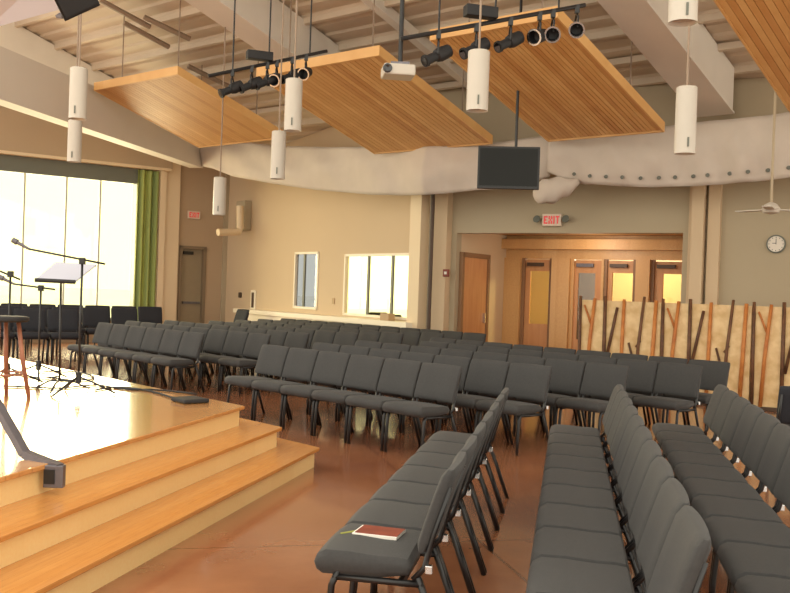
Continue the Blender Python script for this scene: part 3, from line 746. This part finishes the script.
# ------------------------------------------------------------------ handrail
Dh = PZ(52, 487, 0.345).y - 0.16; P0 = PD(52, 487, Dh)
t = thing('handrail', 'grey flat steel handrail end bolted to the stage steps', 'handrail', P0)
pts_ = [PD(60, 468, Dh), PD(25, 454, Dh + 0.12), PD(-1, 408, Dh + 0.25), PD(-60, 305, Dh + 0.55)]
def flatbar(a, b_, h, wd):
    a, b_ = a - P0, b_ - P0; d = (b_ - a).normalized(); sd = d.cross(Vector((0, 0, 1))).normalized(); upv = sd.cross(d).normalized()
    v = []
    for q in (a, b_):
        v.append([q + sd * (wd / 2) + upv * h / 2, q - sd * (wd / 2) + upv * h / 2, q - sd * (wd / 2) - upv * h / 2, q + sd * (wd / 2) - upv * h / 2])
    return [tuple(x) for x in v[0]] + [tuple(x) for x in v[1]]
rl = MB()
for a, b_ in zip(pts_, pts_[1:]): rl.hexa(flatbar(a, b_, 0.045, 0.05))
rl.build('rail_bar', M['steel'], t)
pt = MB().box((0.012, 0, 0.062), (0.11, 0.05, 0.125), 0, 0.004); pt.build('mounting_plate', M['steel'], t)
MB().box((-0.008, -0.027, 0.062), (0.06, 0.006, 0.08)).build('plate_recess', M['black'], t)

# ------------------------------------------------------------------ chairs
def make_chair(dark=False):
    fab = M['darkchair'] if dark else M['fabric']
    t = thing('padded_chair', '', 'chair')
    W2 = 0.245
    # seat: side profile extruded across
    prof = [(-0.225, 0.385), (-0.25, 0.40), (-0.262, 0.43), (-0.25, 0.462), (-0.215, 0.482), (-0.12, 0.482), (0.0, 0.474), (0.08, 0.474), (0.125, 0.468), (0.142, 0.44), (0.13, 0.405), (0.0, 0.385)]
    b = bmesh.new(); xs = [-W2, -W2 + 0.016, -W2 / 2, 0, W2 / 2, W2 - 0.016, W2]; rings = []
    cy, cz = -0.06, 0.43
    for i, x in enumerate(xs):
        f_ = 0.5 if i in (0, 6) else (1.0 if i in (1, 5) else 1.0)
        cr = 0.006 if i in (2, 4) else (0.008 if i == 3 else 0)
        rings.append([b.verts.new((x, cy + (y - cy) * (1 - (1 - f_) * 0.12), cz + (z - cz) * f_ + (cr if z > 0.46 else 0))) for (y, z) in prof])
    n = len(prof)
    for i in range(len(xs) - 1):
        for k in range(n): b.faces.new((rings[i][k], rings[i][(k + 1) % n], rings[i + 1][(k + 1) % n], rings[i + 1][k]))
    b.faces.new(rings[0][::-1]); b.faces.new(rings[-1])
    m_ = MB(); m_.b.free(); m_.b = b
    smooth_auto(m_.build('seat', fab, t), 50)
    # backrest: rounded slab, bent and reclined
    b = bmesh.new(); US = [-1, -.97, -.9, -.5, 0, .5, .9, .97, 1]; VS = [0, .03, .1, .3, .5, .7, .9, .97, 1]; nx, nz = 8, 8; zs0, zs1 = 0.505, 0.845
    def bp(i, j, side):
        u = US[i]; v_ = VS[j]
        hw = W2 * 0.985 * (1.0 - (0.03 * ((v_ - 0.85) / 0.15) ** 2 if v_ > 0.85 else 0))
        x = u * hw; zt = zs0 + (zs1 - zs0) * v_
        if v_ > 0.8: zt -= 0.006 * (abs(u) ** 6) * (v_ - 0.8) / 0.2
        y = 0.178 + 0.092 * v_ + 0.015 * v_ * v_ + 0.012 * (1 - u * u) * 1.0
        edge = min(1.0, (1 - abs(u)) * 10 + 0.3) * min(1.0, v_ * 10 + 0.3, (1 - v_) * 10 + 0.3)
        return Vector((x, y + side * (0.006 + 0.022 * edge), zt))
    fr = [[b.verts.new(bp(i, j, -1)) for j in range(nz + 1)] for i in range(nx + 1)]
    bk = [[b.verts.new(bp(i, j, 1)) for j in range(nz + 1)] for i in range(nx + 1)]
    for i in range(nx):
        for j in range(nz):
            b.faces.new((fr[i][j], fr[i + 1][j], fr[i + 1][j + 1], fr[i][j + 1])); b.faces.new((bk[i][j], bk[i][j + 1], bk[i + 1][j + 1], bk[i + 1][j]))
    for i in range(nx):
        b.faces.new((fr[i][0], bk[i][0], bk[i + 1][0], fr[i + 1][0])); b.faces.new((fr[i][nz], fr[i + 1][nz], bk[i + 1][nz], bk[i][nz]))
    for j in range(nz):
        b.faces.new((fr[0][j], fr[0][j + 1], bk[0][j + 1], bk[0][j])); b.faces.new((fr[nx][j], bk[nx][j], bk[nx][j + 1], fr[nx][j + 1]))
    m_ = MB(); m_.b.free(); m_.b = b
    smooth_auto(m_.build('backrest', fab, t), 60)
    for sx in (-1, 1):
        x = sx * (W2 - 0.018)
        MB().tube([(x, -0.16, 0.40), (x, -0.185, 0.34), (x, -0.20, 0.15), (x, -0.20, 0.0)], 0.015, 6).build('leg', M['black'], t, True)
        MB().tube([(x, 0.17, 0.40), (x, 0.24, 0.22), (x, 0.32, 0.0)], 0.015, 6).build('leg', M['black'], t, True)
        MB().tube([(x, -0.18, 0.375), (x, 0.19, 0.372)], 0.014, 6).build('side_rail', M['black'], t, True)
        MB().tube([(x, 0.15, 0.39), (x, 0.195, 0.44), (x, 0.222, 0.56), (x * 0.97, 0.285, 0.77)], 0.013, 6).build('back_frame', M['black'], t, True)
    MB().box((0, 0.10, 0.37), (2 * W2 - 0.05, 0.02, 0.03)).build('cross_bar', M['black'], t)
    MB().box((W2 - 0.005, 0.215, 0.44), (0.03, 0.03, 0.035), 0, 0.004).build('link_bracket', M['chrome'], t)
    return t
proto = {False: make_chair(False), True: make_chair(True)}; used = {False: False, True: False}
def chair(x, y, rz, label, group, dark=False, z=0.0, sx=1.0):
    if not used[dark]: o = proto[dark]; used[dark] = True
    else: o = copy_tree(proto[dark])
    o.location = (x, y, z); o.rotation_euler = (0, 0, rz); o.scale = (sx, 1.14 if dark else 1, 1.14 if dark else 1); o['label'] = label; o['group'] = group; o['category'] = 'chair'
    return o
nB, rB = Vector((0.73, 0.683)), Vector((0.683, -0.73))
angB = math.atan2(-nB.x, nB.y)
# right-hand seating facing the steps
BW = 0.546
for k, (n_, re, cnt) in enumerate(((6.65, -6.14, 6), (7.6, -5.8, 7), (8.55, -5.53, 8), (9.5, -5.22, 8), (10.4, -5.37, 9))):
    for i in range(cnt):
        p = nB * (n_ - 0.27) + rB * (re - (i + 0.5) * BW)
        chair(p.x, p.y, angB, 'charcoal padded chair, %s from the right end of the %s centre row' % (ORD[i], ['front', 'second', 'third', 'fourth', 'rearmost'][k]), 'centre seating, row %s' % ['one', 'two', 'three', 'four', 'five'][k], sx=BW / 0.501)
# left-hand seating beyond the stage
for k, (n_, re, cnt) in enumerate(((7.2, -11.76, 6), (8.05, -11.35, 8), (8.95, -11.6, 8), (9.85, -11.5, 8), (10.75, -11.4, 9), (11.6, -11.3, 10), (12.45, -11.1, 11))):
    for i in range(cnt):
        p = nB * (n_ - 0.27) + rB * (re + 0.15 - (i + 0.5) * BW)
        chair(p.x, p.y, angB, 'charcoal padded chair, %s from the right end of the %s far left row' % (ORD[i], ['front', 'second', 'third', 'fourth', 'fifth', 'sixth', 'rearmost'][k]), 'far left seating, row %s' % ['one', 'two', 'three', 'four', 'five', 'six', 'seven'][k], sx=BW / 0.501)
# three rows running towards the viewer
dA = Vector((math.sin(R_(10.4)), math.cos(R_(10.4)))); nA = Vector((-dA.y, dA.x))   # nA = facing
def block(frontpt, D0, D1, cnt, names, grp, ang=10.4):
    d = Vector((math.sin(R_(ang)), math.cos(R_(ang)))); f_ = Vector((-d.y, d.x))
    rz = math.atan2(f_.x, -f_.y)
    L = (D1 - D0) / d.y; sp = L / cnt
    a = Vector(frontpt[:2]); a = a + d * ((D0 - a.y) / d.y)
    for i in range(cnt):
        p = a + d * (sp * (i + 0.5)) - f_ * 0.262
        chair(p.x, p.y, rz, names(i), grp, sx=sp / 0.501)
block(PZ(346, 519.5, 0.47), 3.86, 7.32, 7, lambda i: 'charcoal padded chair, %s from the near end of the short row nearest the steps' % ORD[i], 'short row nearest the steps')
block(PZ(540, 490, 0.47), 2.90, 7.92, 10, lambda i: 'charcoal padded chair, %s from the near end of the middle of three long rows' % ORD[i], 'middle row running to the viewer')
block(PZ(651.8, 423.8, 0.47), 2.75, 8.25, 11, lambda i: 'charcoal padded chair, %s from the near end of the rightmost long row' % ORD[i], 'rightmost row running to the viewer', 11.2)
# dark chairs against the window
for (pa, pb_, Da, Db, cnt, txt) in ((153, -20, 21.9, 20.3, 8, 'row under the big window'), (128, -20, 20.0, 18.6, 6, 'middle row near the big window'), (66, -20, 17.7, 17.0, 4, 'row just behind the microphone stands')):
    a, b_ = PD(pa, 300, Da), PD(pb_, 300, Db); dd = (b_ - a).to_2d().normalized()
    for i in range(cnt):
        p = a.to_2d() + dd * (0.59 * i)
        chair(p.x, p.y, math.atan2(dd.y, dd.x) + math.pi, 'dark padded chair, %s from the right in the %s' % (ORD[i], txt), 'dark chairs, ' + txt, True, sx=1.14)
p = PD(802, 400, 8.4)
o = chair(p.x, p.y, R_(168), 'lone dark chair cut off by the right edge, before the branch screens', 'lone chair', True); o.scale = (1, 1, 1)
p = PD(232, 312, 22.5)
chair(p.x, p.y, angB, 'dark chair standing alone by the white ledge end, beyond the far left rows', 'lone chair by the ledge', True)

# ------------------------------------------------------------------ booklet and pencil on the near seat
p = PZ(379, 535, 0.478)
t = thing('hymn_book', 'maroon booklet with pale page edges on the nearest seat', 'book', (p.x, p.y, 0.483), R_(-16))
MB().box((0, 0, 0.006), (0.20, 0.15, 0.012), 0).build('book_pages', M['paper'], t)
MB().box((0.004, 0.004, 0.0135), (0.19, 0.135, 0.003), 0).build('book_cover', M['maroon'], t)
p = PZ(349, 535, 0.478)
tag(MB().tube([(p.x - 0.035, p.y - 0.03, 0.489), (p.x + 0.035, p.y + 0.03, 0.489)], 0.006, 6).build('pencil', M['yellowgreen']), 'short olive pencil lying left of the maroon booklet', 'pencil')

# ------------------------------------------------------------------ branch screens
fa, fb = PD(580, 300, 15.2), PD(768, 300, 13.7)
fd = Vector((fb.x - fa.x, fb.y - fa.y)).normalized(); fang = math.atan2(fd.y, fd.x)
SWD = 1.32
def make_screen():
    t = thing('branch_screen', '', 'screen')
    MB().box((SWD / 2, 0, 0.77), (SWD - 0.012, 0.05, 1.46)).build('screen_board', M['screenboard'], t)
    def br(x0, z0, x1, z1, r, m, mid=None):
        pts_ = [(x0, -0.045, z0)] + ([mid] if mid else []) + [(x1, -0.045, z1)]
        MB().tube(pts_, [r] + ([r * .95] if mid else []) + [r * 0.85], 6).build('branch', M[m], t, True)
    S = SWD
    br(0.03 * S, 0.05, 0.02 * S, 1.56, 0.028, 'twig_dark'); br(0.12 * S, 0.05, 0.20 * S, 1.53, 0.030, 'twig_orange', (0.15 * S, -0.045, 0.8))
    br(0.17 * S, 1.1, 0.07 * S, 1.42, 0.018, 'twig_orange')
    br(0.335 * S, 0.05, 0.33 * S, 1.57, 0.032, 'twig_dark'); br(0.36 * S, 0.55, 0.48 * S, 1.40, 0.026, 'twig_dark')
    br(0.54 * S, 0.05, 0.56 * S, 1.53, 0.030, 'twig_orange')
    br(0.72 * S, 0.05, 0.80 * S, 1.58, 0.026, 'twig_dark', (0.745 * S, -0.045, 0.8)); br(0.70 * S, 0.55, 0.63 * S, 0.86, 0.020, 'twig_dark'); br(0.72 * S, 0.80, 0.77 * S, 0.90, 0.02, 'twig_dark')
    br(0.90 * S, 0.05, 0.94 * S, 1.53, 0.034, 'twig_orange')
    MB().box((SWD / 2, 0, 0.03), (SWD - 0.02, 0.12, 0.05)).build('screen_base', M['darkframe'], t)
    return t
scr = None
for i in range(4):
    o = make_screen() if i == 0 else copy_tree(scr)
    scr = scr or o
    p = Vector((fa.x, fa.y)) + fd * (SWD * i)
    o.location = (p.x, p.y, 0); o.rotation_euler = (0, 0, fang)
    o['label'] = ['pale screen with upright branches, the leftmost, in front of the foyer doors', 'pale screen with upright branches, second from the left', 'pale screen with upright branches, third from the left, beside the rearmost row', 'pale screen with upright branches, cut off by the right edge'][i]; o['group'] = 'branch screens'

# ------------------------------------------------------------------ microphone and music stands, stool, cables
SZ = 0.51
def tripod(mb, r, h=0.16, n=3, rot=0.3):
    for k in range(n):
        a = rot + k * 2 * math.pi / n
        mb.append([(0, 0, h), (math.cos(a) * r * 0.5, math.sin(a) * r * 0.5, 0.06 + h * 0.2), (math.cos(a) * r, math.sin(a) * r, 0.012)])
def mic_stand(base, ztop, boom0, boom1, label, rot=0.3, mic=True, name='microphone_stand'):
    t = thing(name, label, 'microphone stand', base)
    MB().tube([(0, 0, 0.13), (0, 0, ztop - base.z)], 0.011, 8).build('stand_pole', M['black'], t, True)
    MB().tube([(0, 0, 0.10), (0, 0, 0.20)], 0.028, 8).build('stand_collar', M['black'], t)
    legs = []; tripod(legs, 0.33, rot=rot)
    for l in legs:
        MB().tube(l, 0.010, 6).build('leg', M['black'], t, True)
    a, b_ = boom0 - base, boom1 - base
    MB().tube([a, b_], 0.009, 8).build('boom_arm', M['black'], t, True)
    MB().box((0, 0, ztop - base.z), (0.05, 0.05, 0.06), 0, 0.006).build('boom_clutch', M['black'], t)
    if mic:
        d = (a - b_).normalized(); e = a + (d + Vector((0, 0, 0.35))).normalized() * 0.17
        smooth_auto(MB().tube([a, a + (e - a) * 0.7, a + (e - a) * 0.72, e], [0.011, 0.017, 0.027, 0.024], 10).build('microphone', M['steel'], t))
    return t
b0 = PZ(78, 394, SZ); D = b0.y; b0.z = SZ
mic_stand(b0, PD(81, 261, D).z, PD(29, 249, D), PD(105, 264, D), 'tall black boom microphone stand in front of the big window', 0.15)
b1 = PZ(38, 380, SZ); b1.z = SZ; D = b1.y
mic_stand(b1, PD(39, 288, D).z, PD(14, 284, D), PD(55, 289.5, D), 'short boom microphone stand left of the music stand', 0.9)
b2 = PZ(7, 384, SZ); b2.z = SZ; D = b2.y
mic_stand(b2, PD(7, 274, D).z, PD(-22, 262, D), PD(20, 279.5, D), 'boom microphone stand cut off by the left edge', 0.5)
b3 = PZ(59, 391, SZ); b3.z = SZ; D = b3.y
t = thing('music_stand', 'black music stand with a pale tilted desk, beside the tall microphone stand', 'music stand', b3)
MB().tube([(0, 0, 0.1), PD(61, 280, D) - b3], 0.011, 8).build('stand_pole', M['black'], t, True)
legs = []; tripod(legs, 0.28, 0.10, rot=0.6)
for l in legs: MB().tube(l, 0.010, 6).build('leg', M['black'], t, True)
c0, c1, c2, c3 = PD(36, 280, D - .12), PD(76, 282, D - .12), PD(96, 266, D + .12), PD(56, 263.5, D + .12)
q = [x - b3 for x in (c0, c1, c2, c3)]
MB().hexa([tuple(x) for x in q] + [tuple(x + Vector((0, 0, 0.012))) for x in q]).build('music_desk', M['frost'], t)
MB().tube([q[0] + Vector((0, -.02, 0)), q[1] + Vector((0, -.02, 0))], 0.019, 8).build('desk_lip', M['blackmatte'], t)
MB().tube([q[3], q[2]], 0.008, 8).build('desk_rim', M['blackmatte'], t)
# stool
sp = PZ(0, 398, SZ); sp.z = SZ; D = sp.y; ht = PD(0, 316, D).z - SZ
t = thing('wooden_stool', 'round dark-topped stool with reddish wooden legs at the left edge', 'stool', sp)
smooth_auto(MB().lathe([(0.0, ht - 0.045), (0.20, ht - 0.045), (0.215, ht - 0.03), (0.215, ht - 0.01), (0.20, ht), (0.0, ht)], seg=32).build('stool_top', M['blackmatte'], t))
for k in range(4):
    a = R_(10 + 90 * k)
    MB().tube([(math.cos(a) * .13, math.sin(a) * .13, ht - 0.04), (math.cos(a) * .17, math.sin(a) * .17, ht * 0.5), (math.cos(a) * .235, math.sin(a) * .235, 0.0)], [0.018, 0.02, 0.018], 8).build('leg', M['stoolwood'], t, True)
rg = [(math.cos(a * math.pi / 12) * .19, math.sin(a * math.pi / 12) * .19, ht * 0.3) for a in range(25)]
MB().tube(rg, 0.010, 6).build('foot_ring', M['stoolwood'], t, True)
# cables on the stage
def cable(pxs, label, r=0.009):
    pts_ = [PZ(x, y, SZ + r + 0.001) for x, y in pxs]
    for p in pts_: p.z = SZ + r + 0.001
    # subdivide smoothly
    out = []
    for i in range(len(pts_) - 1):
        p0, p1, p2, p3 = pts_[max(i - 1, 0)], pts_[i], pts_[i + 1], pts_[min(i + 2, len(pts_) - 1)]
        for s_ in range(6):
            u = s_ / 6.0
            out.append(0.5 * ((2 * p1) + (-p0 + p2) * u + (2 * p0 - 5 * p1 + 4 * p2 - p3) * u * u + (-p0 + 3 * p1 - 3 * p2 + p3) * u ** 3))
    out.append(pts_[-1])
    tag(MB().tube(out, r, 6).build('audio_cable', M['blackmatte'], None, True), label, 'cable')
cable([(2, 386), (30, 387), (60, 388), (95, 385), (125, 389), (160, 390), (196, 394)], 'black cable running across the stage to its right corner')
cable([(40, 372), (66, 371), (90, 375), (92, 379), (70, 380), (50, 377)], 'black cable looped behind the microphone stand bases')
cable([(95, 390), (118, 387), (150, 391), (178, 399), (200, 401)], 'black cable between the tall microphone stand and the floor pocket')
cable([(0, 376), (18, 374), (40, 378), (60, 376)], 'black cable beside the stool at the left edge of the stage')
p = PZ(190, 402, SZ)
tag(MB().box((p.x, p.y, SZ + 0.02), (0.24, 0.26, 0.035), R_(40), 0.01).build('floor_pedal', M['blackmatte']), 'flat dark floor box lying near the stage corner', 'floor box')
